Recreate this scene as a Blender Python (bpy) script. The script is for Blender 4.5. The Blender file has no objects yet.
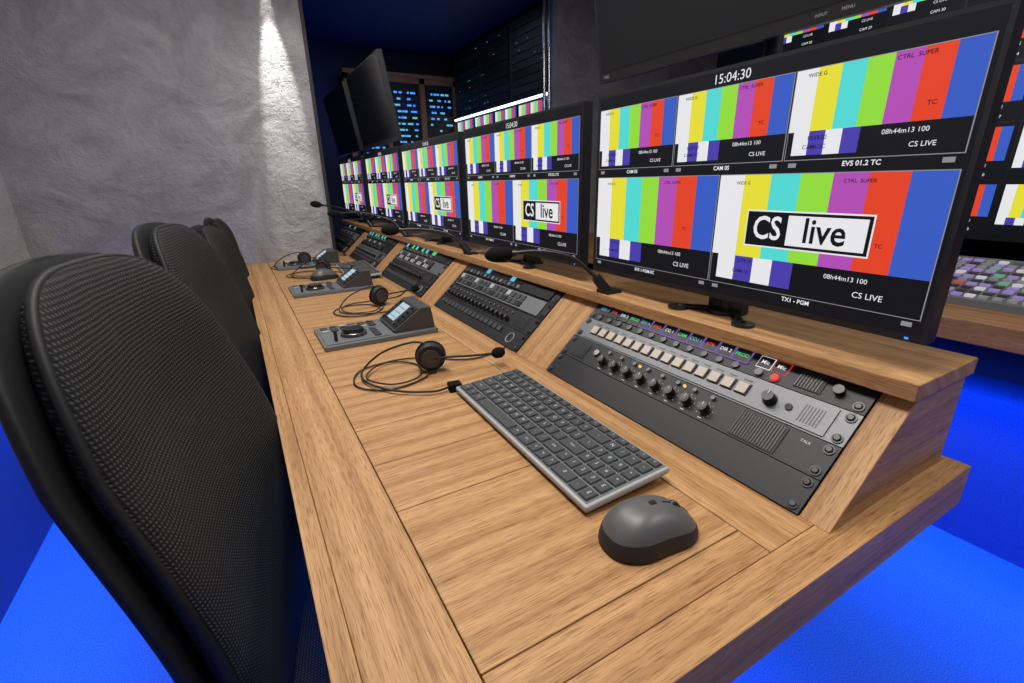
import bpy, math, random
from mathutils import Vector, Matrix
random.seed(7)
D = bpy.data
scene = bpy.context.scene
try:
    scene.view_settings.view_transform = 'Standard'
    scene.view_settings.look = 'None'
except Exception as e:
    print(e)

# ------------------------------------------------------------------ materials
MATS = {}
def mat(name, col, rough=0.5, metal=0.0, emit=None, es=1.0, spec=0.5, coat=0.0):
    if name in MATS: return MATS[name]
    m = D.materials.new(name); m.use_nodes = True
    b = m.node_tree.nodes['Principled BSDF']
    b.inputs['Base Color'].default_value = (*col, 1)
    b.inputs['Roughness'].default_value = rough
    b.inputs['Metallic'].default_value = metal
    b.inputs['Specular IOR Level'].default_value = spec
    if coat: b.inputs['Coat Weight'].default_value = coat
    if emit:
        b.inputs['Emission Color'].default_value = (*emit, 1)
        b.inputs['Emission Strength'].default_value = es
    nt = m.node_tree
    if not emit:
        n = nt.nodes.new('ShaderNodeTexNoise'); n.inputs['Scale'].default_value = 60
        r = nt.nodes.new('ShaderNodeMapRange')
        r.inputs['To Min'].default_value = max(0, rough-0.06); r.inputs['To Max'].default_value = min(1, rough+0.06)
        nt.links.new(n.outputs['Fac'], r.inputs['Value']); nt.links.new(r.outputs['Result'], b.inputs['Roughness'])
    MATS[name] = m
    return m

def nodes_of(m):
    nt = m.node_tree
    return nt, nt.nodes, nt.links, nt.nodes['Principled BSDF']

def oak(name, lo, hi, rough=0.52):
    m = mat(name, hi, rough, spec=0.28)
    nt, N, L, b = nodes_of(m)
    uv = N.new('ShaderNodeUVMap'); uv.uv_map = 'UVMap'
    def mapped(su, sv):
        mp = N.new('ShaderNodeMapping'); mp.inputs['Scale'].default_value = (su, sv, 1)
        L.new(uv.outputs['UV'], mp.inputs['Vector']); return mp
    w = N.new('ShaderNodeTexWave'); w.wave_type = 'BANDS'; w.bands_direction = 'Y'
    w.inputs['Scale'].default_value = 1.0; w.inputs['Distortion'].default_value = 7; w.inputs['Detail'].default_value = 3
    w.inputs['Detail Scale'].default_value = 0.9
    L.new(mapped(1.2, 8).outputs[0], w.inputs['Vector'])
    n1 = N.new('ShaderNodeTexNoise'); n1.inputs['Scale'].default_value = 1; n1.inputs['Detail'].default_value = 6
    L.new(mapped(5, 170).outputs[0], n1.inputs['Vector'])
    n2 = N.new('ShaderNodeTexNoise'); n2.inputs['Scale'].default_value = 1; n2.inputs['Detail'].default_value = 3
    L.new(mapped(38, 900).outputs[0], n2.inputs['Vector'])
    a = N.new('ShaderNodeMath'); a.operation = 'MULTIPLY_ADD'; a.inputs[1].default_value = 0.18
    L.new(w.outputs['Fac'], a.inputs[0])
    s = N.new('ShaderNodeMath'); s.operation = 'MULTIPLY'; s.inputs[1].default_value = 0.82
    L.new(n1.outputs['Fac'], s.inputs[0]); L.new(s.outputs[0], a.inputs[2])
    rp = N.new('ShaderNodeValToRGB')
    rp.color_ramp.elements[0].position = 0.30; rp.color_ramp.elements[0].color = (*lo, 1)
    rp.color_ramp.elements[1].position = 0.66; rp.color_ramp.elements[1].color = (*hi, 1)
    L.new(a.outputs[0], rp.inputs['Fac'])
    pr = N.new('ShaderNodeValToRGB')
    pr.color_ramp.elements[0].position = 0.34; pr.color_ramp.elements[0].color = (0.58, 0.50, 0.44, 1)
    pr.color_ramp.elements[1].position = 0.5; pr.color_ramp.elements[1].color = (1, 1, 1, 1)
    L.new(n2.outputs['Fac'], pr.inputs['Fac'])
    mx = N.new('ShaderNodeMixRGB'); mx.blend_type = 'MULTIPLY'; mx.inputs['Fac'].default_value = 1
    L.new(rp.outputs['Color'], mx.inputs['Color1']); L.new(pr.outputs['Color'], mx.inputs['Color2'])
    L.new(mx.outputs['Color'], b.inputs['Base Color'])
    bp = N.new('ShaderNodeBump'); bp.inputs['Strength'].default_value = 0.3; bp.inputs['Distance'].default_value = 0.0005
    L.new(n2.outputs['Fac'], bp.inputs['Height']); L.new(bp.outputs['Normal'], b.inputs['Normal'])
    return m

OAK = oak('oak_veneer', (0.35, 0.175, 0.069), (0.56, 0.325, 0.148))
OAK2 = oak('oak_dark', (0.24, 0.11, 0.042), (0.42, 0.22, 0.10))

def plaster(name, lo, hi):
    m = mat(name, hi, 0.8)
    nt, N, L, b = nodes_of(m)
    tc = N.new('ShaderNodeTexCoord')
    n1 = N.new('ShaderNodeTexNoise'); n1.inputs['Scale'].default_value = 4.5; n1.inputs['Detail'].default_value = 9; n1.inputs['Roughness'].default_value = 0.68
    n1.inputs['Distortion'].default_value = 1.0
    L.new(tc.outputs['Object'], n1.inputs['Vector'])
    n2 = N.new('ShaderNodeTexNoise'); n2.inputs['Scale'].default_value = 20; n2.inputs['Detail'].default_value = 12; n2.inputs['Roughness'].default_value = 0.75
    L.new(tc.outputs['Object'], n2.inputs['Vector'])
    rp = N.new('ShaderNodeValToRGB')
    rp.color_ramp.elements[0].position = 0.35; rp.color_ramp.elements[0].color = (*lo, 1)
    rp.color_ramp.elements[1].position = 0.65; rp.color_ramp.elements[1].color = (*hi, 1)
    L.new(n1.outputs['Fac'], rp.inputs['Fac']); L.new(rp.outputs['Color'], b.inputs['Base Color'])
    ad = N.new('ShaderNodeMath'); ad.operation = 'ADD'
    L.new(n1.outputs['Fac'], ad.inputs[0]); L.new(n2.outputs['Fac'], ad.inputs[1])
    bp = N.new('ShaderNodeBump'); bp.inputs['Strength'].default_value = 0.85; bp.inputs['Distance'].default_value = 0.018
    L.new(ad.outputs[0], bp.inputs['Height']); L.new(bp.outputs['Normal'], b.inputs['Normal'])
    return m
PLASTER = plaster('plaster_grey', (0.25, 0.24, 0.25), (0.40, 0.39, 0.40))
PLASTER_L = plaster('plaster_light', (0.50, 0.49, 0.49), (0.60, 0.59, 0.59))

def carpet(name, lo, hi, rough=0.75):
    m = mat(name, hi, rough)
    nt, N, L, b = nodes_of(m)
    tc = N.new('ShaderNodeTexCoord')
    n1 = N.new('ShaderNodeTexNoise'); n1.inputs['Scale'].default_value = 350; n1.inputs['Detail'].default_value = 3
    L.new(tc.outputs['Object'], n1.inputs['Vector'])
    rp = N.new('ShaderNodeValToRGB')
    rp.color_ramp.elements[0].position = 0.35; rp.color_ramp.elements[0].color = (*lo, 1)
    rp.color_ramp.elements[1].position = 0.72; rp.color_ramp.elements[1].color = (*hi, 1)
    L.new(n1.outputs['Fac'], rp.inputs['Fac']); L.new(rp.outputs['Color'], b.inputs['Base Color'])
    bp = N.new('ShaderNodeBump'); bp.inputs['Strength'].default_value = 0.4; bp.inputs['Distance'].default_value = 0.002
    L.new(n1.outputs['Fac'], bp.inputs['Height']); L.new(bp.outputs['Normal'], b.inputs['Normal'])
    return m
FLOORM = carpet('floor_blue_led_tint', (0.012, 0.10, 0.45), (0.07, 0.28, 0.82), 0.5)  # carpet lit by blue LEDs; their blue is also painted into the base colour
BLUEWALL = carpet('blue_wall_felt', (0.01, 0.04, 0.25), (0.03, 0.11, 0.46))

def fabric(name):
    m = mat(name, (0.02, 0.02, 0.022), 0.85, spec=0.25)
    nt, N, L, b = nodes_of(m)
    uv = N.new('ShaderNodeUVMap'); uv.uv_map = 'UVMap'
    wv = []
    for d, sc in (('X', 60), ('Y', 75)):
        w = N.new('ShaderNodeTexWave'); w.bands_direction = d; w.inputs['Scale'].default_value = sc
        w.inputs['Distortion'].default_value = 1.5; w.inputs['Detail'].default_value = 0
        w.inputs['Detail Scale'].default_value = 0.25
        L.new(uv.outputs['UV'], w.inputs['Vector']); wv.append(w)
    mu = N.new('ShaderNodeMath'); mu.operation = 'MULTIPLY'
    L.new(wv[0].outputs['Fac'], mu.inputs[0]); L.new(wv[1].outputs['Fac'], mu.inputs[1])
    rp = N.new('ShaderNodeValToRGB')
    rp.color_ramp.elements[0].position = 0.05; rp.color_ramp.elements[0].color = (0.008, 0.008, 0.009, 1)
    rp.color_ramp.elements[1].position = 0.7; rp.color_ramp.elements[1].color = (0.046, 0.046, 0.049, 1)
    L.new(mu.outputs[0], rp.inputs['Fac']); L.new(rp.outputs['Color'], b.inputs['Base Color'])
    bp = N.new('ShaderNodeBump'); bp.inputs['Strength'].default_value = 0.6; bp.inputs['Distance'].default_value = 0.0015
    L.new(mu.outputs[0], bp.inputs['Height']); L.new(bp.outputs['Normal'], b.inputs['Normal'])
    return m
FABRIC = fabric('chair_mesh_fabric')

BLACK = mat('black_plastic', (0.012, 0.012, 0.013), 0.35)
BLACKM = mat('black_matte', (0.015, 0.015, 0.017), 0.6)
PIPING = mat('chair_piping', (0.010, 0.010, 0.011), 0.6, spec=0.3)
BLACKP = mat('black_anodised', (0.016, 0.017, 0.019), 0.5, 0.2)
SCREENOFF = mat('screen_glass_off', (0.008, 0.009, 0.011), 0.2)
SILVER = mat('silver_panel', (0.15, 0.155, 0.165), 0.45, 0.4)
GREYP = mat('grey_plastic', (0.14, 0.15, 0.16), 0.45)
DGREY = mat('dark_grey_plastic', (0.05, 0.052, 0.056), 0.4)
LGREY = mat('light_grey_plastic', (0.38, 0.39, 0.40), 0.4)
CHROME = mat('chrome', (0.45, 0.45, 0.47), 0.22, 1.0)
KEYM = mat('key_dark', (0.050, 0.054, 0.058), 0.5)
LEGEND = mat('key_legend', (0.6, 0.6, 0.6), 0.6)
MOUSEM = mat('mouse_shell', (0.11, 0.112, 0.115), 0.42, 0.15)
FOAM = mat('foam_black', (0.010, 0.010, 0.010), 0.95, spec=0.1)
RUBBER = mat('cable_rubber', (0.012, 0.012, 0.012), 0.5)
GROOVE = mat('groove_dark', (0.09, 0.045, 0.02), 0.8)
CREAM = mat('button_cream', (0.40, 0.34, 0.28), 0.4, emit=(1.0, 0.78, 0.6), es=0.05)
WHITEP = mat('white_print', (0.7, 0.7, 0.7), 0.5)
NAVY = mat('navy_paint', (0.012, 0.022, 0.07), 0.6)
def em(name, c, s=1.0):
    return mat(name, (0, 0, 0), 0.4, emit=c, es=s, spec=0.3)
E = 0.94
SB = em('scr_black', (0.004, 0.005, 0.008), 1)
SW = em('scr_white', (0.84, 0.84, 0.86), E)
SY = em('scr_yellow', (0.82, 0.76, 0.04), E)
SC = em('scr_cyan', (0.09, 0.72, 0.68), E)
SG = em('scr_green', (0.30, 0.74, 0.05), E)
SM = em('scr_magenta', (0.46, 0.08, 0.48), E)
SR = em('scr_red', (0.80, 0.06, 0.02), E)
SBL = em('scr_blue', (0.04, 0.11, 0.56), E)
SIN = em('scr_indigo', (0.07, 0.05, 0.42), E)
EG = em('led_green', (0.1, 0.9, 0.25), 0.7)
EB = em('led_blue', (0.05, 0.3, 1.0), 1.1)
ER = em('led_red', (0.9, 0.04, 0.03), 0.7)
EA = em('led_amber', (1.0, 0.5, 0.08), 1.2)
EP = em('lcd_purple', (0.22, 0.12, 0.45), 0.7)
ELCD = em('lcd_paleblue', (0.55, 0.75, 0.85), 0.8)
ECY = em('lcd_cyan', (0.15, 0.6, 0.9), 0.8)
EWH = em('led_strip_white', (0.85, 0.93, 1.0), 3.0)
BARS = [SW, SY, SC, SG, SM, SR, SBL]

# ------------------------------------------------------------------ mesh builder
class MB:
    def __init__(s, M=None):
        s.v = []; s.f = []; s.m = []; s.uv = []; s.sm = []; s.mats = []
        s.M = M or Matrix.Identity(4)
    def mi(s, m):
        if m not in s.mats: s.mats.append(m)
        return s.mats.index(m)
    def raw(s, vs, fs, m, smooth=False, uvs=None, M=None):
        o = len(s.v); T = s.M @ M if M is not None else s.M
        s.v += [T @ Vector(p) for p in vs]
        k = s.mi(m)
        for i, f in enumerate(fs):
            s.f.append([o+j for j in f]); s.m.append(k); s.sm.append(smooth)
            s.uv.append(uvs[i] if uvs else [(vs[j][0]+vs[j][2], vs[j][1]) for j in f])
    def box(s, x0, x1, y0, y1, z0, z1, m, grain=None, M=None):
        vs = [(x, y, z) for z in (z0, z1) for y in (y0, y1) for x in (x0, x1)]
        fs = [(0, 2, 3, 1), (4, 5, 7, 6), (0, 1, 5, 4), (2, 6, 7, 3), (0, 4, 6, 2), (1, 3, 7, 5)]
        uvs = None
        if grain:
            g = 'XYZ'.index(grain); o = [i for i in range(3) if i != g]
            ru, rv = random.random()*9, random.random()*9
            uvs = [[(vs[j][g]+ru, vs[j][o[0]]+vs[j][o[1]]+rv) for j in f] for f in fs]
        s.raw(vs, fs, m, False, uvs, M)
    def prism(s, prof, y0, y1, m, grain='Y', M=None):
        n = len(prof); vs = [(x, y0, z) for x, z in prof]+[(x, y1, z) for x, z in prof]
        fs = [tuple(range(n)), tuple(range(2*n-1, n-1, -1))]
        for i in range(n):
            j = (i+1) % n; fs.append((i, i+n, j+n, j))
        ru, rv = random.random()*9, random.random()*9
        uvs = []
        for k, f in enumerate(fs):
            if k < 2: uvs.append([(vs[j][0]+ru, vs[j][2]+rv) for j in f])
            elif grain == 'Y': uvs.append([(vs[j][1]+ru, vs[j][0]+vs[j][2]+rv) for j in f])
            else: uvs.append([(vs[j][0]+vs[j][2]+ru, vs[j][1]+rv) for j in f])
        s.raw(vs, fs, m, False, uvs, M)
    def cyl(s, c, ax, r, h, m, seg=20, r2=None, M=None, smooth=True):
        r2 = r if r2 is None else r2
        q = Vector(ax).normalized().to_track_quat('Z', 'Y').to_matrix().to_4x4()
        T = Matrix.Translation(c) @ q
        if M is not None: T = M @ T
        vs = []
        for k, rr in ((0, r), (h, r2)):
            vs += [(rr*math.cos(2*math.pi*i/seg), rr*math.sin(2*math.pi*i/seg), k) for i in range(seg)]
        s.raw(vs, [(i, (i+1) % seg, seg+(i+1) % seg, seg+i) for i in range(seg)], m, smooth, None, T)
        s.raw(vs, [tuple(range(seg-1, -1, -1)), tuple(range(seg, 2*seg))], m, False, None, T)
    def sphere(s, c, r, m, M=None, nu=20, nv=12):
        if not hasattr(r, '__len__'): r = (r, r, r)
        vs = []
        for i in range(nv+1):
            t = math.pi*i/nv
            for j in range(nu):
                p = 2*math.pi*j/nu
                vs.append((c[0]+r[0]*math.sin(t)*math.cos(p), c[1]+r[1]*math.sin(t)*math.sin(p), c[2]+r[2]*math.cos(t)))
        fs = [(i*nu+j, (i+1)*nu+j, (i+1)*nu+(j+1) % nu, i*nu+(j+1) % nu) for i in range(nv) for j in range(nu)]
        s.raw(vs, fs, m, True, None, M)
    def torus(s, c, ax, R, r, m, M=None, nu=28, nv=8):
        pts = []
        q = Vector(ax).normalized().to_track_quat('Z', 'Y')
        for i in range(nu):
            a = 2*math.pi*i/nu
            pts.append(Vector(c) + q @ Vector((R*math.cos(a), R*math.sin(a), 0)))
        s.tube(pts, r, m, nv, True, M)
    def tube(s, pts, r, m, seg=8, closed=False, M=None, rads=None):
        pts = [Vector(p) for p in pts]; n = len(pts); vs = []
        up = Vector((0.13, 0.21, 0.97)); prev = None
        for i, p in enumerate(pts):
            if closed: t = pts[(i+1) % n]-pts[i-1]
            else: t = pts[min(i+1, n-1)]-pts[max(i-1, 0)]
            t.normalize()
            if prev is None: a = t.cross(up).normalized()
            else:
                a = (prev - t*prev.dot(t)).normalized()
            prev = a; b = t.cross(a); rr = rads[i] if rads else r
            for k in range(seg):
                w = 2*math.pi*k/seg; vs.append(tuple(p+a*rr*math.cos(w)+b*rr*math.sin(w)))
        fs = []
        for i in range(n if closed else n-1):
            j = (i+1) % n
            for k in range(seg):
                l = (k+1) % seg; fs.append((i*seg+k, i*seg+l, j*seg+l, j*seg+k))
        s.raw(vs, fs, m, True, None, M)
        if not closed:
            s.raw(vs, [tuple(range(seg-1, -1, -1)), tuple(range((n-1)*seg, n*seg))], m, False, None, M)
    def mesh(s, me, m, M):
        vs = [tuple(v.co) for v in me.vertices]; fs = [tuple(p.vertices) for p in me.polygons]
        if fs: s.raw(vs, fs, m, False, None, M)
    def obj(s, name, parent=None, loc=None, bevel=0, rot=None, subsurf=0):
        me = D.meshes.new(name)
        me.from_pydata([tuple(v) for v in s.v], [], s.f)
        for m in s.mats: me.materials.append(m)
        uvl = me.uv_layers.new(name='UVMap')
        li = 0
        for i, p in enumerate(me.polygons):
            p.material_index = s.m[i]; p.use_smooth = s.sm[i]
            for k in range(p.loop_total): uvl.data[li].uv = s.uv[i][k]; li += 1
        me.validate()
        o = D.objects.new(name, me); scene.collection.objects.link(o)
        if parent: o.parent = parent
        if loc: o.location = loc
        if rot: o.rotation_euler = rot
        if bevel:
            b = o.modifiers.new('bevel', 'BEVEL'); b.width = bevel; b.segments = 2; b.limit_method = 'ANGLE'; b.angle_limit = math.radians(40)
        return o

def smooth_path(ctrl, n=8):
    P = [Vector(p) for p in ctrl]; P = [P[0]*2-P[1]]+P+[P[-1]*2-P[-2]]; out = []
    for i in range(1, len(P)-2):
        a, b, c, d = P[i-1:i+3]
        for k in range(n):
            t = k/n
            out.append(0.5*((2*b)+(c-a)*t+(2*a-5*b+4*c-d)*t*t+(3*b-a-3*c+d)*t**3))
    out.append(P[-2]); return out

TXT = {}
def textmesh(t, off=0.0):
    if (t, off) in TXT: return TXT[(t, off)]
    cu = D.curves.new('tmp_text', 'FONT'); cu.body = t; cu.size = 1; cu.offset = off; cu.resolution_u = 3
    cu.align_x = 'CENTER'; cu.align_y = 'CENTER'
    o = D.objects.new('tmp_text', cu); scene.collection.objects.link(o)
    dg = bpy.context.evaluated_depsgraph_get()
    me = D.meshes.new_from_object(o.evaluated_get(dg))
    D.objects.remove(o); D.curves.remove(cu)
    TXT[(t, off)] = me; return me

def empty(name, loc=(0, 0, 0), rot=(0, 0, 0), parent=None):
    o = D.objects.new(name, None); scene.collection.objects.link(o); o.location = loc; o.rotation_euler = rot
    o.empty_display_size = 0.05
    if parent: o.parent = parent
    return o
def link_copy(src, name, parent):
    o = D.objects.new(name, src.data); scene.collection.objects.link(o); o.parent = parent
    o.location = src.location; o.rotation_euler = src.rotation_euler
    for md in src.modifiers:
        if md.type == 'BEVEL':
            b = o.modifiers.new('bevel', 'BEVEL'); b.width = md.width; b.segments = 2; b.limit_method = 'ANGLE'; b.angle_limit = md.angle_limit
    return o

# ------------------------------------------------------------------ camera
f_px = 470.0
yv = Vector((-283, 154.5, -f_px)).normalized()
zv = Vector((-40, 1421, f_px)).normalized(); zv = (zv - yv*zv.dot(yv)).normalized()
xv = yv.cross(zv)
R = Matrix((xv, yv, zv))
cam = D.cameras.new('camera'); co = D.objects.new('camera', cam); scene.collection.objects.link(co)
co.matrix_world = Matrix.Translation((0, 0, 1.095)) @ R.to_4x4()
cam.sensor_width = 36; cam.lens = f_px/1024*36; cam.clip_start = 0.02
scene.camera = co

# ------------------------------------------------------------------ room
DZ = 0.75
def room():
    b = MB(); b.box(-0.80, 3.2, -1.1, 4.4, -0.05, 0, FLOORM); b.obj('floor')
    b = MB(); b.box(-0.80, 3.2, -1.1, 4.4, 2.12, 2.17, NAVY); b.obj('ceiling')
    b = MB(); b.box(-0.80, -0.72, -1.1, 2.53, DZ, 2.12, PLASTER_L); b.box(-0.80, -0.74, -1.1, 2.53, 0, DZ, BLUEWALL); b.obj('wall_left')
    b = MB(); b.box(-0.80, 0.40, 2.53, 2.60, 0, 2.12, PLASTER); b.obj('wall_back')
    b = MB(); b.box(0.40, 0.415, 2.525, 2.62, 0, 2.12, BLACKM); b.obj('trim_1')
    b = MB(); b.box(1.76, 3.2, 2.53, 2.60, 0, 2.12, PLASTER); b.obj('wall_back_right')
    b = MB(); b.box(-0.8, 3.2, 4.32, 4.4, 0, 2.12, NAVY); b.obj('wall_far')
    b = MB(); b.box(3.12, 3.2, -1.1, 4.32, 0, 2.12, NAVY); b.obj('wall_right')
    b = MB(); b.box(-0.8, 3.2, -1.1, -1.04, 0, 2.12, PLASTER); b.obj('wall_front')
    b = MB(); b.box(-0.74, -0.60, -1.04, 2.53, 0.715, 0.745, OAK2, 'Y'); b.obj('trim_2', bevel=0.003)
room()

# ------------------------------------------------------------------ desk
YE = 0.155; PITCH = 0.597
def desk():
    root = empty('control_desk')
    b = MB()
    Y1 = 2.525
    b.box(0.012, 0.735, YE+0.01, Y1, DZ-0.055, DZ-0.006, GROOVE)
    g = 0.0006
    def bd(x0, x1, y0, y1, gr, t=0.006, zb=DZ-0.0065):
        b.box(x0+g, x1-g, y0+g, y1-g, zb, DZ, OAK, gr)
    b.box(0, 0.020, YE, Y1, DZ-0.055, DZ, OAK, 'Y')
    b.box(0.0202, 0.735, YE, YE+0.040, DZ-0.055, DZ, OAK, 'X')
    bd(0.0198, 0.097, YE+0.040, Y1, 'Y')
    bd(0.392, 0.735, YE+0.040, Y1, 'Y')
    y = YE+0.040
    for k in range(4):
        o = k*PITCH
        for e in (0.231+o, 0.442+o, 0.545+o, 0.649+o):
            if e < Y1:
                bd(0.097, 0.392, y, e, 'X'); y = e
    bd(0.097, 0.392, y, Y1, 'X')
    b.obj('desktop', root, bevel=0.0010)
    b = MB()
    th = math.radians(42); X0 = 0.464; X1 = X0+0.178*math.cos(th); Zt = DZ+0.178*math.sin(th)
    prof = [(X0, DZ), (X1, Zt), (0.715, Zt), (0.715, DZ)]
    edges = []
    ya = 0.180
    for k in range(5):
        r0 = 0.211+k*PITCH; r1 = r0+0.4826
        edges.append((ya, r0)); ya = r1
    for (a, c) in edges:
        b.prism(prof, a, c, OAK, 'S')
    b.box(0.64, 0.715, 0.183, 3.15, DZ, Zt-0.001, OAK2, 'Y')
    b.obj('sloped_fillers', root, bevel=0.001)
    b = MB()
    b.box(0.574, 0.722, 0.176, 3.15, Zt, Zt+0.020, OAK, 'Y')
    b.obj('monitor_shelf', root, bevel=0.0015)
    b = MB()
    for k in range(5):
        r0 = 0.211+k*PITCH
        b.prism([(X0+0.02, DZ), (X1+0.008, Zt-0.012), (0.64, Zt-0.012), (0.64, DZ)], r0, r0+0.4826, BLACKM)
    b.box(0.30, 0.34, 0.75, 2.5, 0.0, DZ-0.055, BLUEWALL)
    b.box(0.34, 0.70, 0.75, 0.79, 0.0, DZ-0.055, BLUEWALL)
    b.box(0.34, 0.70, 2.46, 2.5, 0.0, DZ-0.055, BLUEWALL)
    b.obj('base_panels', root)
    b = MB(); b.box(0.42, 0.735, 2.63, 3.15, DZ-0.055, DZ, OAK, 'Y'); b.obj('desktop_extension', root, bevel=0.001)
    return th, X0, X1, Zt, root
TH, X0, X1, ZT, DESK = desk()
SHZ = ZT+0.020

# ------------------------------------------------------------------ rack modules
def rack(k, variant):
    far = 0.211+k*PITCH+0.4826-0.001
    c, s = math.cos(TH), math.sin(TH)
    M = Matrix(((0, c, -s, X0), (-1, 0, 0, far), (0, s, c, DZ+0.001), (0, 0, 0, 1)))
    b = MB(M); L = 0.4806; U = 0.0445
    def panel(r, m): b.box(0, L, r*U+0.0006, (r+1)*U-0.0006, -0.002, 0.002, m)
    def screws(r):
        for x in (0.009, L-0.009):
            for y in (r*U+0.008, (r+1)*U-0.008):
                b.cyl((x, y, 0.002), (0, 0, 1), 0.0060, 0.0015, BLACK, 14); b.cyl((x, y, 0.0035), (0, 0, 1), 0.0045, 0.002, DGREY if (x+y) % .3 < .2 else BLACK, 12, 0.003)
    def knob(x, y, r=0.0055, h=0.011, m=BLACK, cap=None):
        b.cyl((x, y, 0.002), (0, 0, 1), r*1.15, 0.002, m, 16); b.cyl((x, y, 0.004), (0, 0, 1), r, h, m, 16, r*0.85)
        if cap: b.cyl((x, y, 0.004+h), (0, 0, 1), r*0.6, 0.0006, cap, 14)
        b.box(x-0.0004, x+0.0004, y+r*0.2, y+r*0.8, 0.0046+h, 0.0049+h, WHITEP)
    def grille(x0, x1, y0, y1):
        b.box(x0, x1, y0, y1, 0.002, 0.0032, BLACKM)
        n = int((x1-x0)/0.0036)
        for i in range(n): b.box(x0+0.001+i*0.0036, x0+0.0024+i*0.0036, y0+0.001, y1-0.001, 0.0032, 0.0042, DGREY)
    def label(t, x, y, sz, m=WHITEP):
        b.mesh(textmesh(t), m, Matrix.Translation((x, y, 0.0024)) @ Matrix.Scale(sz, 4))
    if variant == 0:
        panel(0, BLACKP); panel(1, BLACKP); panel(2, SILVER); panel(3, BLACKP)
        for r in range(4): screws(r)
        b.box(0.03, 0.45, 0.0065, 0.0070, 0.002, 0.0024, DGREY)
        grille(0.028, 0.062, U+0.006, U+0.038)
        for i in range(8):
            x = 0.110+i*0.0300
            knob(x, U+0.018, 0.0078, 0.010, BLACK, DGREY)
            b.cyl((x+0.001, U+0.0375, 0.002), (0, 0, 1), 0.0032, 0.004, GREYP, 12)
            b.box(x-0.003, x+0.003, U+0.0040, U+0.0052, 0.002, 0.0026, WHITEP)
            if i in (2, 5): b.cyl((x+0.0125, U+0.037, 0.002), (0, 0, 1), 0.0022, 0.003, EA, 10)
            for t in range(7):
                a = math.radians(-130+t*43); b.box(x+0.0115*math.sin(a)-0.0005, x+0.0115*math.sin(a)+0.0005, U+0.018+0.0115*math.cos(a)-0.0005, U+0.018+0.0115*math.cos(a)+0.0005, 0.002, 0.0024, WHITEP)
        b.cyl((0.084, U+0.028, 0.002), (0, 0, 1), 0.006, 0.004, CHROME, 14)
        grille(0.365, 0.425, U+0.003, U+0.041)
        label('TALK', 0.447, U+0.034, 0.005)
        b.box(0.022, L-0.022, 2*U+0.003, 2*U+0.041, 0.002, 0.0038, SILVER)
        for i in range(15):
            x = 0.045+i*0.0216
            b.box(x-0.0088, x+0.0088, 2*U+0.013, 2*U+0.031, 0.0038, 0.0048, BLACKM)
            b.box(x-0.0072, x+0.0072, 2*U+0.0145, 2*U+0.0293, 0.0048, 0.0080, CREAM)
            b.box(x-0.006, x+0.006, 2*U+0.0345, 2*U+0.0365, 0.0038, 0.0042, DGREY)
        knob(0.386, 2*U+0.021, 0.0085, 0.012)
        b.cyl((0.410, 2*U+0.021, 0.0038), (0, 0, 1), 0.0045, 0.002, BLACKM, 14)
        grille(0.424, 0.452, 2*U+0.008, 2*U+0.034)
        for i in range(12):
            x = 0.030+i*0.0262
            b.box(x-0.0122, x+0.0122, 3*U+0.013, 3*U+0.034, 0.002, 0.0045, EP if i > 3 else DGREY)
            b.box(x-0.0112, x+0.0112, 3*U+0.0140, 3*U+0.0330, 0.0045, 0.0048, SB)
            b.mesh(textmesh(['CCU 1', 'VTR', 'DIR 2', 'PROD', 'EVS A', 'SND', 'CG 1', 'CAM'][i % 8], 0.01), [ECY, SR, SW, EG][i % 4], Matrix.Translation((x, 3*U+0.0235, 0.0051)) @ Matrix.Scale(0.0078, 4))
            b.cyl((x, 3*U+0.0065, 0.002), (0, 0, 1), 0.0048, 0.003, DGREY, 14)
            b.cyl((x, 3*U+0.0390, 0.002), (0, 0, 1), 0.0030, 0.003, BLACK, 12)
        for i, x in enumerate((0.352, 0.374)):
            b.cyl((x, 3*U+0.0075, 0.002), (0, 0, 1), 0.0052, 0.004, ER if i else GREYP, 14)
            b.box(x-0.010, x+0.010, 3*U+0.015, 3*U+0.033, 0.002, 0.003, SW if i == 0 else ER)
            b.box(x-0.0092, x+0.0092, 3*U+0.0158, 3*U+0.0322, 0.003, 0.0034, SB)
            b.mesh(textmesh('Mic', 0.01), SW, Matrix.Translation((x, 3*U+0.024, 0.0037)) @ Matrix.Scale(0.008, 4))
        grille(0.398, 0.430, 3*U+0.006, 3*U+0.034)
        b.cyl((0.447, 3*U+0.018, 0.002), (0, 0, 1), 0.006, 0.008, BLACK, 16)
    else:
        rows = [(BLACKP, BLACKP, BLACKP, BLACKP), (BLACKP, BLACKP, SILVER, BLACKP), (BLACKP, SILVER, BLACKP, BLACKP), (BLACKP, BLACKP, BLACKP, BLACKP)][(variant-1) % 4]
        for r in range(4): panel(r, rows[r]); screws(r)
        if variant == 1:   # upper dark screens + button rows on a two-unit frame
            b.box(0.022, L-0.022, 3*U+0.003, 4*U-0.003, 0.002, 0.006, BLACK)
            b.box(0.022, L-0.022, 2*U+0.003, 3*U-0.003, 0.002, 0.005, GREYP)
        for i in range(16):
            x = 0.035+i*0.0225
            knob(x, U+0.014, 0.0058, 0.010, BLACK, DGREY)
            b.cyl((x, U+0.033, 0.002), (0, 0, 1), 0.003, 0.003, CHROME, 10)
            b.box(x-0.008, x+0.008, 2*U+0.007, 2*U+0.021, 0.002, 0.008, [LGREY, DGREY, LGREY, DGREY][variant % 4] if i % 3 else BLACK)
            b.box(x-0.008, x+0.008, 2*U+0.025, 2*U+0.038, 0.002, 0.008, DGREY if i % 4 else LGREY)
            b.box(x-0.0085, x+0.0085, 0.024, 0.036, 0.002, 0.006, DGREY)
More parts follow.
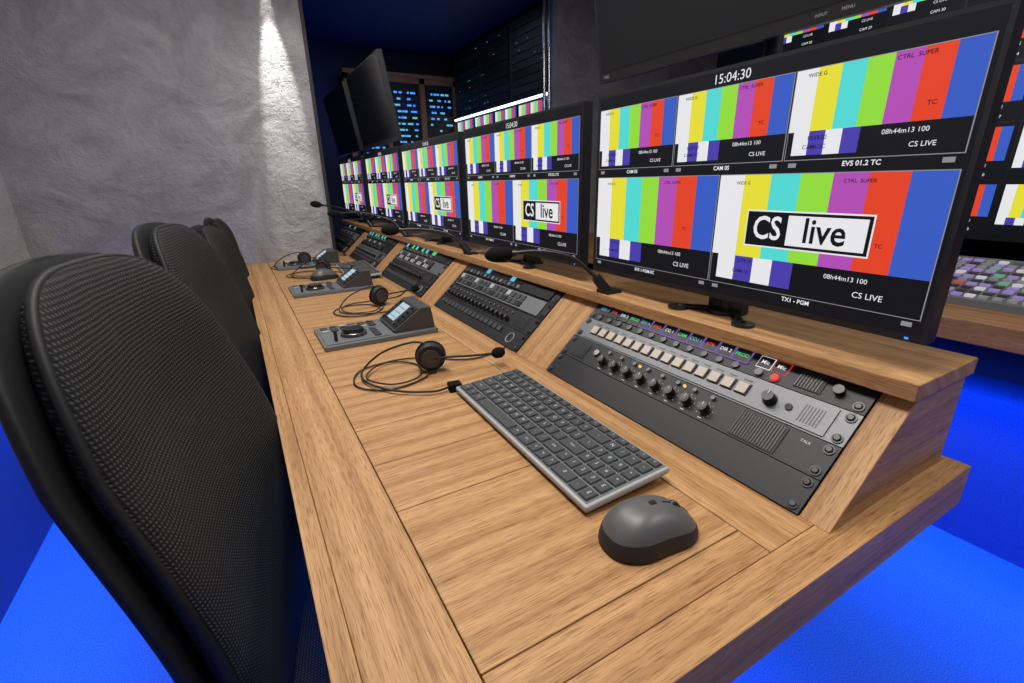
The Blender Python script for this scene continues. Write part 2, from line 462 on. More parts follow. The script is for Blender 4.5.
        for i in range(14):
            x = 0.035+i*0.022
            b.box(x-0.009, x+0.009, 3*U+0.018, 3*U+0.033, 0.002, 0.0068, [ECY, EG, SB, SB, SB][(i*variant) % 5] if variant > 1 else [SB, SB, SB, SB, SB, ECY][i % 6])
            b.box(x-0.006, x+0.006, 3*U+0.005, 3*U+0.014, 0.002, 0.008, [DGREY, GREYP][i % 2])
        grille(0.36, 0.44, 3*U+0.006, 3*U+0.034)
        grille(0.40, 0.45, 1*U+0.006, 1*U+0.038)
        b.torus((0.43, 0.022, 0.003), (0, 0, 1), 0.012, 0.0012, LGREY, None)
    b.obj('rack_panel')
for k in range(5): rack(k, [0, 1, 2, 3, 1][k])

# ------------------------------------------------------------------ monitors
W, H = 0.545, 0.311
def screen_mesh():
    b = MB()
    b.box(0, 0.022, -W/2, W/2, 0, H, BLACK)
    b.box(0.022, 0.045, -W/2+0.09, W/2-0.09, 0.05, H-0.05, BLACK)
    def q(s0, s1, t0, t1, m, l):
        x = -0.0003*l
        vs = [(x, W/2-s0*W, t0*H), (x, W/2-s1*W, t0*H), (x, W/2-s1*W, t1*H), (x, W/2-s0*W, t1*H)]
        b.raw(vs, [(3, 2, 1, 0)], m)
    def tx(t, s, tt, sz, m, l, off=0.0, sx=1.0):
        M = Matrix(((0, 0, -1, -0.0003*l), (-1, 0, 0, W/2-s*W), (0, 1, 0, tt*H), (0, 0, 0, 1))) @ Matrix.Diagonal((sz*sx, sz, sz, 1))
        b.mesh(textmesh(t, off), m, M)
    q(0.010, 0.990, 0.028, 0.985, SB, 1)
    GR = em('scr_grey', (0.25, 0.25, 0.27), 1)
    def tile(s0, s1, t0, t1, lab, big=False):
        n = 0.0018
        q(s0, s1, t0, t1, GR, 2)
        s0 += n; s1 -= n; t0 += n*1.6; t1 -= n*1.6
        q(s0, s1, t0, t1, SB, 3)
        w = s1-s0; h = t1-t0
        lo = 0.28 if big else 0.32
        for i, m in enumerate(BARS): q(s0+w*i/7, s0+w*(i+1)/7, t0+h*lo, t1, m, 4)
        for i in range(4):
            q(s0+w*(0.04+i*0.105), s0+w*(0.04+(i+1)*0.105), t0+h*0.05, t0+h*lo, [SW, SIN, SW, SIN][i], 4)
        tx('CS LIVE', s0+w*0.80, t0+h*0.10, 0.0095 if big else 0.0070, SW, 6, 0.0)
        tx('08h44m13 100', s0+w*0.70, t0+h*(0.21 if big else 0.24), 0.0078 if big else 0.0068, SW, 6, 0.0)
        tx('10:59:20', s0+w*0.20, t0+h*0.24, 0.0065, SB, 6, 0.005)
        tx('CAM6 SC', s0+w*0.19, t0+h*0.14, 0.0065, SB, 6, 0.005)
        tx('TC', s0+w*0.80, t0+h*0.48, 0.0062, SB, 6, 0.01)
        tx('WIDE G', s0+w*0.14, t1-h*0.07, 0.0058, SB, 6, 0.01); tx('CTRL  SUPER', s0+w*0.68, t1-h*0.06, 0.0058, SB, 6, 0.01)
        tx(lab, (s0+s1)/2, t0-0.020, 0.0075, SW, 3, 0.02)
        q(s0+0.01, s0+0.028, t0-0.028, t0-0.012, GR, 3)
        q(s1-0.028, s1-0.01, t0-0.028, t0-0.012, GR, 3)
    tx('15:04:30', 0.5, 0.952, 0.0165, SW, 3, 0.0)
    for i, l in enumerate(['CAM 03', 'CAM 05', 'EVS 01.2 TC']):
        tile(0.016+i*0.3235, 0.016+(i+1)*0.3235-0.003, 0.605, 0.922, l)
    tile(0.016, 0.4985, 0.078, 0.560, 'EVS 1-PGM-SC', True); tile(0.5015, 0.984, 0.078, 0.560, 'TX1 - PGM', True)
    cs, ct = 0.733, 0.340
    q(cs-0.140, cs+0.140, ct-0.076, ct+0.076, SW, 7)
    q(cs-0.137, cs+0.137, ct-0.070, ct+0.070, SB, 8)
    q(cs-0.035, cs+0.130, ct-0.059, ct+0.059, SW, 9)
    tx('CS', cs-0.084, ct, 0.041, SW, 10, 0.015, 0.82); tx('live', cs+0.047, ct, 0.042, SB, 10, 0.015, 0.88)
    q(0.965, 0.972, 0.008, 0.016, EB, 2)
    return b
def stand_mesh():
    b = MB()
    b.box(0.045, 0.062, -0.03, 0.03, -0.03, 0.16, BLACK)
    z = -(ZS-SHZ)
    for sg in (-1, 1):
        pts = [(0.055, 0, z+0.005), (0.03, sg*0.035, z+0.004), (0.008, sg*0.060, z+0.004)]
        b.tube(smooth_path(pts, 5), 0.004, BLACK, 8)
        b.cyl((0.008, sg*0.060, z), (0, 0, 1), 0.016, 0.004, BLACK, 16)
    b.cyl((0.054, 0, z), (0, 0, 1), 0.03, 0.006, BLACK, 24)
    b.cyl((0.054, 0, z), (0, 0, 1), 0.014, 0.06, BLACK, 16)
    return b
ZS = 1.095-0.50*0.345; XM = 0.603
src = None
for k in range(5):
    yc = 0.190+W/2+k*0.588 if k < 4 else 0.190+W/2+4*0.60
    root = empty('broadcast_monitor', (XM, yc, ZS))
    if src is None:
        a = screen_mesh().obj('screen_panel', root); s2 = stand_mesh().obj('stand', root); src = (a, s2)
    else:
        link_copy(src[0], 'screen_panel', root); link_copy(src[1], 'stand', root)
def upper():
    b = MB()
    b.box(0, 0.020, -W/2, W/2, 0, H, BLACK); b.box(0.020, 0.045, -W/2+0.1, W/2-0.1, 0.05, H-0.05, BLACK)
    b.box(-0.0006, 0, -W/2+0.006, W/2-0.006, 0.016, H-0.006, SCREENOFF)
    for i, t in enumerate(('INPUT', 'MENU', '<', '>')):
        M = Matrix(((0, 0, -1, -0.0006), (-1, 0, 0, -0.105-i*0.028), (0, 1, 0, 0.008), (0, 0, 0, 1))) @ Matrix.Scale(0.0048, 4)
        b.mesh(textmesh(t), LGREY, M)
    M = Matrix(((0, 0, -1, -0.0006), (-1, 0, 0, W/2-0.02), (0, 1, 0, 0.008), (0, 0, 0, 1))) @ Matrix.Scale(0.007, 4)
    b.mesh(textmesh('NEC'), LGREY, M)
    return b
UZ = 1.095+0.46*0.345
usrc = None; psrc = None
for k, yc in ((0, 0.190+W/2), (3, 0.190+W/2+3*0.588), (4, 0.190+W/2+4*0.60)):
    root = empty('overhead_monitor', (XM+0.002, yc, UZ))
    if usrc is None:
        usrc = upper().obj('panel', root, rot=(0, -math.radians(9), 0))
        b = MB()
        b.cyl((0.076, 0, SHZ-UZ), (0, 0, 1), 0.012, 1.42-SHZ, BLACKP, 16)
        b.box(0.02, 0.070, -0.03, 0.03, 1.35-UZ, 1.41-UZ, BLACKP)
        psrc = b.obj('pole_mount', root)
    else:
        link_copy(usrc, 'panel', root); link_copy(psrc, 'pole_mount', root)

# ------------------------------------------------------------------ keyboard
def keyboard(name, loc, rz):
    root = empty(name, loc, (0, -math.radians(4), rz))
    LW, DW = 0.366, 0.124
    b = MB(); b.box(-DW/2, DW/2, -LW/2, LW/2, 0.002, 0.011, LGREY); b.obj('frame', root, bevel=0.003)
    b = MB(); b.box(-DW/2+0.004, DW/2-0.003, -LW/2+0.004, LW/2-0.004, 0.0110, 0.0113, GREYP)
    for x in (-0.05, 0.05):
        for y in (-0.15, 0.15): b.cyl((x, y, -0.001 if x < 0 else -0.006), (0, 0, 1), 0.006, 0.006 if x < 0 else 0.010, BLACKM, 12)
    b.obj('plate', root)
    b = MB()
    rows = [
        [1]*19,
        ['`', '1', '2', '3', '4', '5', '6', '7', '8', '9', '0', '-', '=', ('<-', 2), 'N', '/', '*', '-'],
        [('Tab', 1.5), 'Q', 'W', 'E', 'R', 'T', 'Y', 'U', 'I', 'O', 'P', '[', ']', ('\\', 1.5), '7', '8', '9', '+'],
        [('Caps', 1.8), 'A', 'S', 'D', 'F', 'G', 'H', 'J', 'K', 'L', ';', "'", ('Enter', 2.2), '4', '5', '6', '+'],
        [('Shift', 2.3), 'Z', 'X', 'C', 'V', 'B', 'N', 'M', ',', '.', '/', ('Shift', 1.7), ('^', 1), '1', '2', '3', 'E'],
        [('Ctrl', 1.3), ('Fn', 1.1), ('Alt', 1.3), ('', 5.6), ('Alt', 1.2), ('Ctrl', 1.5), '<', 'v', '>', ('0', 2), '.', 'E'],
    ]
    hs = [0.014]+[0.0202]*5
    x = DW/2-0.004
    for r, row in enumerate(rows):
        hh = hs[r]; items = []
        for it in row:
            if it == 1: items.append(('F', 1))
            elif isinstance(it, tuple): items.append(it)
            else: items.append((it, 1))
        tot = sum(i[1] for i in items); un = (LW-0.012)/tot; y = LW/2-0.006
        for lab, w in items:
            g = 0.0012; y1 = y-w*un
            x1 = x-hh
            z0, z1 = 0.0112, 0.0138
            tp = 0.0012
            vs = [(x1+g, y1+g, z0), (x-g, y1+g, z0), (x-g, y-g, z0), (x1+g, y-g, z0),
                  (x1+g+tp, y1+g+tp, z1), (x-g-tp, y1+g+tp, z1), (x-g-tp, y-g-tp, z1), (x1+g+tp, y-g-tp, z1)]
            b.raw(vs, [(4, 5, 6, 7), (0, 1, 5, 4), (1, 2, 6, 5), (2, 3, 7, 6), (3, 0, 4, 7)], KEYM)
            if lab:
                sz = 0.0075 if len(lab) == 1 and r > 0 else 0.0045
                M = Matrix(((0, 1, 0, (x+x1)/2+0.001), (-1, 0, 0, (y+y1)/2), (0, 0, 1, z1+0.0002), (0, 0, 0, 1))) @ Matrix.Scale(sz, 4)
                b.mesh(textmesh(lab), LEGEND, M)
            y = y1
        x -= hh
    b.obj('keys', root)
keyboard('keyboard', (0.335, 0.508, DZ+0.0065), math.radians(-1.0))
keyboard('keyboard', (0.40, 0.522+2*PITCH+0.28, DZ+0.0065), math.radians(-3))

# ------------------------------------------------------------------ mouse
def mouse(name, loc, rz):
    root = empty(name, loc, (0, 0, rz))
    b = MB(); nu, nv = 48, 18
    rx, ry = 0.053, 0.034
    def hump(px): return 0.039*(1-0.40*((px+0.012)/0.06)**2 if px > -0.012 else 1-0.25*((px+0.012)/0.05)**2)
    def P(u, v):
        a = 2*math.pi*u; e = math.sin(v*math.pi/2)
        ca, sa = math.cos(a), math.sin(a)
        x = rx*math.copysign(abs(ca)**0.8, ca); y = ry*math.copysign(abs(sa)**0.85, sa)
        sc = math.cos(v*math.pi/2)**0.75
        px, py = x*sc, y*sc
        waist = 1-0.10*math.exp(-((px-0.005)/0.02)**2)
        return (px, py*waist, 0.002+hump(px)*e**0.9)
    vs = []
    for j in range(nv+1):
        for i in range(nu): vs.append(P(i/nu, j/nv*0.999))
    fs = [(j*nu+i, j*nu+(i+1) % nu, (j+1)*nu+(i+1) % nu, (j+1)*nu+i) for j in range(nv) for i in range(nu)]
    b.raw(vs, [f for n, f in enumerate(fs) if n//nu >= 5], MOUSEM, True)
    b.raw(vs, [f for n, f in enumerate(fs) if n//nu < 5], BLACKM, True)
    b.raw(vs, [tuple(range(nu-1, -1, -1))], BLACK)
    b.obj('shell', root)
    b = MB()
    def zs(px): return 0.002+hump(px)*(max(0, 1-(px/rx)**(2/0.75))**0.5)**0.9
    b.tube([(x/1000, 0, zs(x/1000)) for x in range(14, 49, 2)], 0.0008, BLACK, 6)
    b.cyl((0.027, -0.003, zs(0.027)-0.0055), (0, 1, 0), 0.0075, 0.006, BLACK, 20)
    b.torus((0.027, 0, zs(0.027)-0.0055), (0, 1, 0), 0.0072, 0.0010, GREYP)
    b.box(-0.002, 0.005, -0.0025, 0.0025, 0.037, zs(0.002)+0.001, BLACK)
    b.obj('wheel', root)
mouse('computer_mouse', (0.307, 0.272, DZ), math.radians(-8))
mouse('computer_mouse', (0.26, 1.93, DZ), math.radians(10))

# ------------------------------------------------------------------ headsets
def headset(loc, rz, seed):
    root = empty('headset', loc, (0, 0, rz))
    b = MB()
    b.cyl((0, -0.010, 0.030), (0.15, 1, 0.1), 0.026, 0.012, BLACKM, 28, 0.028)
    b.torus((0.002, 0.006, 0.031), (0.15, 1, 0.1), 0.021, 0.009, FOAM)
    b.cyl((-0.002, -0.014, 0.0295), (0.15, 1, 0.1), 0.018, 0.005, DGREY, 24)
    b.box(-0.007, 0.007, -0.015, -0.006, 0.0, 0.006, BLACKM)
    b.obj('ear_cup', root)
    b = MB()
    pts = [(0.0, -0.002, 0.055), (-0.03, 0.012, 0.060), (-0.085, 0.035, 0.040), (-0.125, 0.03, 0.010), (-0.12, -0.02, 0.006), (-0.08, -0.075, 0.006), (-0.02, -0.105, 0.006), (0.015, -0.10, 0.008)]
    b.tube(smooth_path(pts, 8), 0.0022, BLACKM, 8)
    b.box(0.008, 0.03, -0.112, -0.092, 0.0, 0.014, FOAM)
    b.obj('headband', root, bevel=0.002)
    b = MB()
    pts = [(0.0, -0.012, 0.03), (0.03, -0.02, 0.032), (0.08, -0.028, 0.030), (0.118, -0.028, 0.028)]
    b.tube(smooth_path(pts, 6), 0.0022, BLACKM, 8)
    b.sphere((0.128, -0.028, 0.028), (0.014, 0.011, 0.011), FOAM)
    b.obj('mic_boom', root)
    b = MB()
    pts = [(0.0, -0.01, 0.006), (-0.03, -0.04, 0.003), (-0.09, -0.06, 0.003), (-0.14, -0.02, 0.003), (-0.13, 0.05, 0.003), (-0.07, 0.075, 0.004), (-0.02, 0.04, 0.003), (-0.03, -0.03, 0.006), (-0.08, -0.045, 0.006), (-0.12, 0.0, 0.007), (-0.09, 0.06, 0.007), (-0.02, 0.08, 0.003), (0.07, 0.03, 0.003), (0.12, 0.03, 0.003), (0.175, 0.06, 0.003)]
    b.tube(smooth_path(pts, 8), 0.0016, RUBBER, 6)
    b.obj('cable', root)
headset((0.276, 0.810, DZ), math.radians(-8), 1)
headset((0.33, 0.79+PITCH, DZ), math.radians(30), 2)
headset((0.27, 0.83+2*PITCH, DZ), math.radians(-25), 3)
headset((0.24, 0.80+2*PITCH+0.34, DZ), math.radians(15), 4)

# ------------------------------------------------------------------ gooseneck microphones
def goose(by, head, mids):
    root = empty('gooseneck_microphone', (0, 0, 0))
    base = Vector((0.590, by, SHZ))
    b = MB()
    b.box(base.x-0.012, base.x+0.022, by-0.016, by+0.016, SHZ, SHZ+0.006, BLACK)
    b.cyl((base.x-0.002, by, SHZ+0.004), (-0.5, 0.35, 0.8), 0.0115, 0.034, BLACK, 18, 0.009)
    st = Vector((base.x-0.002, by, SHZ+0.004))+Vector((-0.5, 0.35, 0.8)).normalized()*0.030
    P = [st]+[Vector(m) for m in mids]+[Vector(head)]
    path = smooth_path(P, 8)
    b.tube(path, 0.0036, BLACK, 8)
    d = (path[-1]-path[-2]).normalized()
    q = d.to_track_quat('Z', 'Y').to_matrix().to_4x4()
    b.sphere((0, 0, 0.012), (0.0150, 0.0150, 0.028), FOAM, Matrix.Translation(path[-1]) @ q)
    b.cyl(tuple(path[-1]-d*0.02), tuple(d), 0.006, 0.02, BLACK, 14)
    b.obj('gooseneck', root)
goose(0.675, (0.432, 0.785, 0.964), [(0.535, 0.715, 0.956), (0.485, 0.752, 0.968)])
goose(0.70+PITCH, (0.40, 1.40, 0.965), [(0.54, 1.33, 0.950), (0.47, 1.37, 0.965)])
goose(0.70+2*PITCH, (0.36, 2.05, 0.985), [(0.54, 1.94, 0.955), (0.45, 2.0, 0.985)])
goose(0.66+3*PITCH, (0.34, 2.38, 1.01), [(0.53, 2.44, 0.95), (0.44, 2.42, 0.99)])

# ------------------------------------------------------------------ shading control panels on the desk
def remote(yo):
    root = empty('camera_control_unit', (0.118, yo, DZ))
    b = MB()
    b.box(0, 0.262, 0, 0.165, 0.0, 0.010, GREYP)
    b.box(0.006, 0.15, 0.010, 0.155, 0.010, 0.012, GREYP)
    b.cyl((0.075, 0.06, 0.012), (0, 0, 1), 0.030, 0.006, DGREY, 32); b.cyl((0.075, 0.06, 0.018), (0, 0, 1), 0.024, 0.010, BLACK, 32, 0.022)
    b.torus((0.075, 0.06, 0.0185), (0, 0, 1), 0.027, 0.0015, CHROME)
    for i in range(6):
        for j in range(3):
            b.box(0.012+i*0.022, 0.028+i*0.022, 0.105+j*0.015, 0.116+j*0.015, 0.012, 0.0155, [LGREY, DGREY, DGREY, BLACK][(i+j) % 4])
    for i in range(4): b.box(0.115, 0.130, 0.018+i*0.018, 0.031+i*0.018, 0.012, 0.0155, DGREY)
    b.cyl((0.030, 0.03, 0.012), (0, 0, 1), 0.004, 0.025, BLACK, 12)
    b.obj('control_base', root, bevel=0.0015)
    b = MB()
    b.prism([(0.165, 0.006), (0.158, 0.016), (0.228, 0.062), (0.252, 0.062), (0.260, 0.006)], 0.015, 0.150, DGREY)
    c, s = math.cos(math.radians(33.3)), math.sin(math.radians(33.3))
    M = Matrix(((0, c, -s, 0.158), (-1, 0, 0, 0.150), (0, s, c, 0.016), (0, 0, 0, 1)))
    b.box(0.008, 0.127, 0.006, 0.078, 0, 0.002, BLACK, M=M)
    b.box(0.032, 0.085, 0.018, 0.072, 0.002, 0.0026, ELCD, M=M)
    for i in range(3): b.box(0.036, 0.081, 0.026+i*0.015, 0.028+i*0.015, 0.0026, 0.003, GREYP, M=M)
    for i in range(5):
        b.cyl((0.020, 0.014+i*0.014, 0.002), (0, 0, 1), 0.0032, 0.005, DGREY, 12, M=M)
        b.cyl((0.108, 0.014+i*0.014, 0.002), (0, 0, 1), 0.0042, 0.006, DGREY, 12, M=M)
    b.obj('lcd_pod', root, bevel=0.001)
for k in (1, 2, 3): remote(0.442+k*PITCH)

# ------------------------------------------------------------------ chairs
def chair(x, y, yaw, ztop=1.02, lean=0.115, hwid=0.222, p=3.8):
    root = empty('office_chair', (x, y, 0), (0, 0, yaw))
    zb = 0.40; WR = 0.040
    def spine(z):
        t = max(0.0, min(1.1, (z-zb)/(ztop-zb)))
        return 0.005-lean*t**1.5+0.020*math.sin(math.pi*min(1, t*1.3))-0.008*(1-min(t, 1))**3
    def wfac(v): return (1-0.07*max(0, (v-0.45)/0.55)**2-0.05*max(0, (0.3-v)/0.3))
    def loft(hw0, th, xoff, z0, z1, m, ns=56, nz=44):
        b = MB(); vs = []; uvv = []
        for j in range(nz+1):
            v = 0.5-0.5*math.cos(math.pi*(j+0.001)/(nz+0.002)); z = z0+(z1-z0)*v
            e = max(1e-4, 1-abs(2*v-1)**p)**(1/p)
            hw = hw0*e*wfac(v); tt = th*max(0.03, 1-abs(2*v-1)**6)**0.5
            for i in range(ns):
                a = 2*math.pi*i/ns; ca, sa = math.cos(a), math.sin(a)
                yy = hw*math.copysign(abs(ca)**0.6, ca)
                xx = tt/2*math.copysign(abs(sa)**0.8, sa)
                r = yy/hw0
                vs.append((spine(z)+xoff-th/2+xx+WR*r*r*(0.6+0.4*v)-WR*0.4, yy, z))
                uvv.append((yy*1.1+xx*0.7, z))
        fs = [(j*ns+i, j*ns+(i+1) % ns, (j+1)*ns+(i+1) % ns, (j+1)*ns+i) for j in range(nz) for i in range(ns)]
        b.raw(vs, fs, m, True, [[uvv[k] for k in f] for f in fs])
        b.raw(vs, [tuple(range(ns-1, -1, -1)), tuple(range(nz*ns, (nz+1)*ns))], m, True)
        return b
    b = loft(hwid, 0.055, 0.0, zb, ztop, FABRIC)
    b.obj('back_cushion', root)
    b = loft(hwid+0.012, 0.034, -0.036, zb-0.01, ztop+0.006, PIPING)
    b.obj('back_shell', root)
    b = MB()
    pts = []
    for i in range(120):
        a = 2*math.pi*i/120; ca, sa = math.cos(a), math.sin(a)
        v = 0.5+0.497*math.copysign(abs(sa)**(2/p), sa)
        yy = hwid*1.0*math.copysign(abs(ca)**(2/p), ca)*wfac(v)
        z = zb+(ztop-zb)*v; rr = yy/hwid
        pts.append((spine(z)-0.0275+WR*rr*rr*(0.6+0.4*v)-WR*0.4, yy, z))
    b.tube(pts, 0.0045, PIPING, 8, True)
    b.obj('back_piping', root)
    b = MB()
    def se(cx, hx, hy, z0, z1, m):
        vs = []; nz = 8; ns = 36
        for j in range(nz+1):
            v = j/nz; a2 = (v-0.5)*math.pi; e = max(0.05, max(0.0, math.cos(a2))**0.35)
            for i in range(ns):
                a = 2*math.pi*i/ns; ca, sa = math.cos(a), math.sin(a)
                vs.append((cx+hx*e*math.copysign(abs(ca)**0.6, ca), hy*e*math.copysign(abs(sa)**0.6, sa), z0+(z1-z0)*(0.5+0.5*math.sin(a2))))
        b.raw(vs, [(j*ns+i, j*ns+(i+1) % ns, (j+1)*ns+(i+1) % ns, (j+1)*ns+i) for j in range(nz) for i in range(ns)], m, True)
        b.raw(vs, [tuple(range(ns-1, -1, -1)), tuple(range(nz*ns, (nz+1)*ns))], m, True)
    se(0.19, 0.225, 0.225, 0.40, 0.49, FABRIC); b.obj('seat', root)
    b = MB()
    b.box(-0.06, 0.22, -0.06, 0.06, 0.36, 0.405, BLACK)
    b.box(-0.105, -0.06, -0.045, 0.045, 0.36, 0.60, BLACK)
    b.cyl((0.16, 0, 0.12), (0, 0, 1), 0.028, 0.25, BLACK, 20)
    b.cyl((0.16, 0, 0.07), (0, 0, 1), 0.045, 0.06, BLACK, 20)
    for i in range(5):
        a = 2*math.pi*i/5+0.3; ex, ey = 0.16+0.24*math.cos(a), 0.24*math.sin(a)
        b.tube([(0.16, 0, 0.10), (0.16+0.12*math.cos(a), 0.12*math.sin(a), 0.09), (ex, ey, 0.07)], 0.018, BLACK, 10, rads=[0.024, 0.02, 0.015])
        b.cyl((ex, ey-0.02, 0.028), (0, 1, 0), 0.028, 0.04, BLACK, 20)
        b.cyl((ex, ey, 0.03), (0, 0, 1), 0.008, 0.045, BLACK, 10)
    b.obj('base', root)
chair(-0.022, 0.575, math.radians(-12), 1.030, 0.083, 0.196, 3.4)
chair(-0.020, 1.10, math.radians(-10), 1.028, 0.064, 0.195, 3.4)
chair(-0.010, 1.57, math.radians(-5), 0.990, 0.030, 0.20)
chair(-0.008, 2.04, math.radians(-3), 0.985, 0.020, 0.20)

# ------------------------------------------------------------------ right hand side: second desk
def second_desk():
    root = empty('production_desk')
    b = MB()
    b.box(1.50, 2.40, -0.9, 2.50, DZ-0.055, DZ, OAK2, 'Y')
    b.obj('desktop', root, bevel=0.002)
    b = MB()
    b.box(1.80, 2.36, -0.9, 2.50, 0, 0.47, BLUEWALL); b.box(2.0, 2.36, -0.9, 2.5, 0.47, DZ-0.056, NAVY)
    b.cyl((1.785, 0.55, 0.34), (1, 0, 0), 0.035, 0.02, NAVY, 24); b.cyl((1.783, 0.55, 0.34), (1, 0, 0), 0.024, 0.02, BLACKM, 24)
    b.obj('plinth', root)
second_desk()
def switcher():
    b = MB()
    b.prism([(1.66, DZ), (1.66, DZ+0.02), (2.02, DZ+0.085), (2.02, DZ)], 0.1, 1.1, GREYP)
    sl = 0.065/0.36
    B1 = em('btn_red', (0.6, 0.12, 0.12), 0.6); B2 = em('btn_white', (0.7, 0.68, 0.72), 0.7); B3 = em('btn_violet', (0.35, 0.25, 0.6), 0.7); B4 = em('btn_green', (0.2, 0.5, 0.3), 0.6)
    cols = [B1, B2, B3, B4, B2, DGREY, LGREY, LGREY, B3, DGREY, GREYP]
    for i in range(11):
        for j in range(34):
            x = 1.675+i*0.030; y = 0.115+j*0.0285; z = DZ+0.02+(x-1.66)*sl
            b.box(x, x+0.019, y, y+0.019, z-0.002, z+0.007, random.choice(cols))
    b.obj('vision_mixer_panel')
switcher()
def wallscreens():
    root = empty('multiviewer_screen', (2.30, 0.85, 0.86))
    b = MB()
    b.box(0, 0.05, -0.95, 0.75, 0, 0.95, BLACK)
    def q(y0, y1, z0, z1, m, l):
        b.raw([(-0.0006*l, y0, z0), (-0.0006*l, y1, z0), (-0.0006*l, y1, z1), (-0.0006*l, y0, z1)], [(0, 1, 2, 3)], m)
    for r in range(5):
        for c_ in range(7):
            y0 = 0.705-c_*0.230; z0 = 0.02+r*0.185
            q(y0-0.224, y0, z0, z0+0.178, SB, 1)
            for i, m in enumerate(BARS): q(y0-0.006-(i+1)*0.0295, y0-0.006-i*0.0295, z0+0.060, z0+0.168, m, 2)
            for i, m in enumerate([SW, SIN, SW]): q(y0-0.006-(i+1)*0.024, y0-0.006-i*0.024, z0+0.036, z0+0.060, m, 2)
            for t, zz, s_ in (('CS LIVE', 0.045, 0.012), ('CAM %02d' % (r*7+c_), 0.015, 0.013)):
                M = Matrix(((0, 0, -1, -0.0018), (-1, 0, 0, y0-0.15), (0, 1, 0, z0+zz), (0, 0, 0, 1))) @ Matrix.Scale(s_, 4)
                b.mesh(textmesh(t), SW, M)
    b.obj('screen_wall', root)
    b = MB(); b.box(0.0, 0.04, -0.6, -0.5, DZ-0.86, 0.0, BLACK); b.box(0.0, 0.04, 0.3, 0.4, DZ-0.86, 0.0, BLACK); b.obj('legs', root)
wallscreens()

# ------------------------------------------------------------------ room beyond the opening
def server_door():
    root = empty('server_rack_cabinet', (0.90, 4.12, 0))
    b = MB()
    w = 0.95
    for x in (0, 0.30, 0.60, 0.90): b.box(x, x+0.045, 0, 0.05, 0, 1.90, OAK2, 'Z')
    b.box(0, w, 0, 0.05, 1.86, 1.93, OAK2, 'X'); b.box(0, w, 0, 0.05, 0, 0.10, OAK2, 'X')
    b.obj('door_frame', root)
    b = MB(); b.box(0.0, w, 0.03, 0.19, 0.02, 1.90, BLACKM)
    rnd = random.Random(3)
    for c_ in range(3):
        for r in range(36):
            z = 0.15+r*0.0465; x0 = 0.055+c_*0.30
            b.box(x0, x0+0.235, 0.022, 0.03, z, z+0.040, [BLACKP, DGREY, BLACKP, NAVY][rnd.randrange(4)])
            for q in range(8):
                if rnd.random() < (0.75 if c_ == 1 else 0.35):
                    x = x0+0.01+rnd.random()*0.2; b.box(x, x+0.012+rnd.random()*0.02, 0.019, 0.022, z+0.008, z+0.022, rnd.choice([EB, EB, ECY, ECY, ECY]))
    b.obj('server_units', root)
server_door()
def black_cabinets():
    root = empty('equipment_rack', (1.80, 2.66, 0))
    b = MB()
    b.box(0, 0.5, 0, 1.42, 1.62, 2.08, BLACKM)
    rnd = random.Random(5)
    for r in range(9):
        for c_ in range(3):
            z = 1.64+r*0.048; b.box(-0.006, 0, 0.02+c_*0.47, 0.45+c_*0.47, z, z+0.042, [BLACKP, BLACK, BLACKM][rnd.randrange(3)])
            for q in range(3):
                y = 0.03+c_*0.47+rnd.random()*0.4
                if rnd.random() < 0.3: b.box(-0.008, -0.006, y, y+0.005, z+0.015, z+0.018, rnd.choice([EB, ECY, EG]))
    b.box(-0.02, 0.0, 0, 1.42, 1.588, 1.60, EWH)
    b.box(-0.02, 0.5, 0, 1.42, 1.60, 1.62, BLACK)
    b.box(0, 0.5, 0, 1.42, 0, 1.585, BLUEWALL)
    for c_ in range(4):
        y0 = 0.04+c_*0.34
        for k in range(2):
            z0 = 1.27+k*0.16
            b.box(-0.012, 0, y0, y0+0.32, z0, z0+0.15, BLACK)
            for i, m in enumerate(BARS*2):
                y = y0+0.31-(i+1)*0.0215; b.box(-0.014, -0.012, y, y+0.0215, z0+0.05, z0+0.14, m)
    b.obj('rack_body', root)
black_cabinets()
b = MB()
for x in (1.70, 1.735): b.cyl((x, 2.57, 0), (0, 0, 1), 0.010, 2.12, CHROME, 14)
b.obj('trim_3')
b = MB(); b.cyl((0.27, 2.45, 2.085), (0, 0, 1), 0.035, 0.035, BLACK, 24); b.cyl((0.27, 2.45, 2.083), (0, 0, 1), 0.026, 0.002, EWH, 24)
b.obj('ceiling_spotlight')

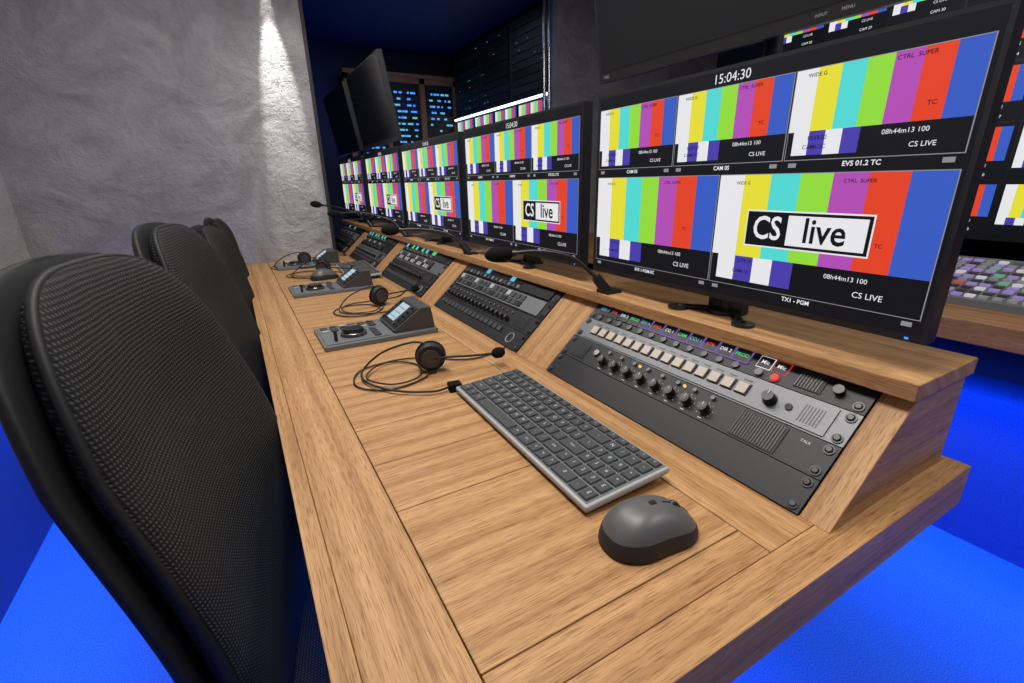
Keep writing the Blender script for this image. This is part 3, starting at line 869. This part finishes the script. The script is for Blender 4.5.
# ------------------------------------------------------------------ lights
def light(name, typ, loc, e, col=(1, 1, 1), tgt=None, rot=None, **kw):
    l = D.lights.new(name, typ); l.energy = e; l.color = col
    for k, v in kw.items(): setattr(l, k, v)
    o = D.objects.new(name, l); scene.collection.objects.link(o); o.location = loc
    if tgt is not None: o.rotation_euler = (Vector(tgt)-Vector(loc)).to_track_quat('-Z', 'Y').to_euler()
    if rot is not None: o.rotation_euler = rot
    return o
light('spot_wall', 'SPOT', (0.27, 2.44, 2.065), 110, (1, 0.96, 0.90), (0.27, 2.53, 1.48), spot_size=math.radians(17), spot_blend=0.6, shadow_soft_size=0.005)
light('spot_wall_upper', 'SPOT', (0.27, 2.48, 2.065), 14, (1, 0.96, 0.90), (0.27, 2.53, 1.75), spot_size=math.radians(14), spot_blend=0.8, shadow_soft_size=0.005)
light('spot_wall_wash', 'SPOT', (0.30, 2.25, 2.06), 12, (1, 0.96, 0.92), (0.32, 2.52, 0.9), spot_size=math.radians(70), spot_blend=1.0, shadow_soft_size=0.03)
DOWN = (0, 0, 0)
light('ceiling_panel_a', 'AREA', (0.15, 0.5, 2.1), 16, (1, 0.96, 0.91), rot=DOWN, shape='RECTANGLE', size=0.4, size_y=0.8)
light('ceiling_panel_b', 'AREA', (0.15, 1.5, 2.1), 13, (1, 0.96, 0.91), rot=DOWN, shape='RECTANGLE', size=0.4, size_y=0.7)
light('desk_end_fill', 'AREA', (1.2, -0.4, 2.1), 11, (1, 0.96, 0.90), rot=DOWN, shape='RECTANGLE', size=0.4, size_y=0.6)  # unseen fill lamp, added to brighten the end board of the desk
light('ceiling_panel_d', 'AREA', (1.2, 3.3, 2.1), 1.6, (0.6, 0.75, 1), rot=DOWN, shape='RECTANGLE', size=0.4, size_y=0.6)
BL = (0.02, 0.17, 1.0)
SP = math.radians(120)
light('blue_led_left', 'AREA', (-0.66, 0.9, 0.70), 12, BL, rot=(0, math.radians(8), 0), shape='RECTANGLE', size=0.08, size_y=2.6, spread=SP)
light('blue_led_desk', 'AREA', (0.62, 0.5, 0.685), 5.5, BL, rot=(0, math.radians(10), 0), shape='RECTANGLE', size=0.10, size_y=0.5, spread=SP)
light('blue_led_desk_rear', 'AREA', (0.15, 1.4, 0.685), 6, BL, rot=DOWN, shape='RECTANGLE', size=0.10, size_y=2.0, spread=SP)
light('blue_led_aisle', 'AREA', (1.62, 0.6, 0.685), 18, BL, rot=(0, math.radians(-12), 0), shape='RECTANGLE', size=0.1, size_y=2.6, spread=SP)
light('blue_ceiling_far', 'AREA', (1.0, 3.5, 1.2), 2.0, BL, rot=(math.pi, 0, 0), shape='RECTANGLE', size=0.8, size_y=0.8)

w = D.worlds.new('world'); scene.world = w; w.use_nodes = True
w.node_tree.nodes['Background'].inputs[0].default_value = (0.06, 0.07, 0.09, 1)
w.node_tree.nodes['Background'].inputs[1].default_value = 0.5
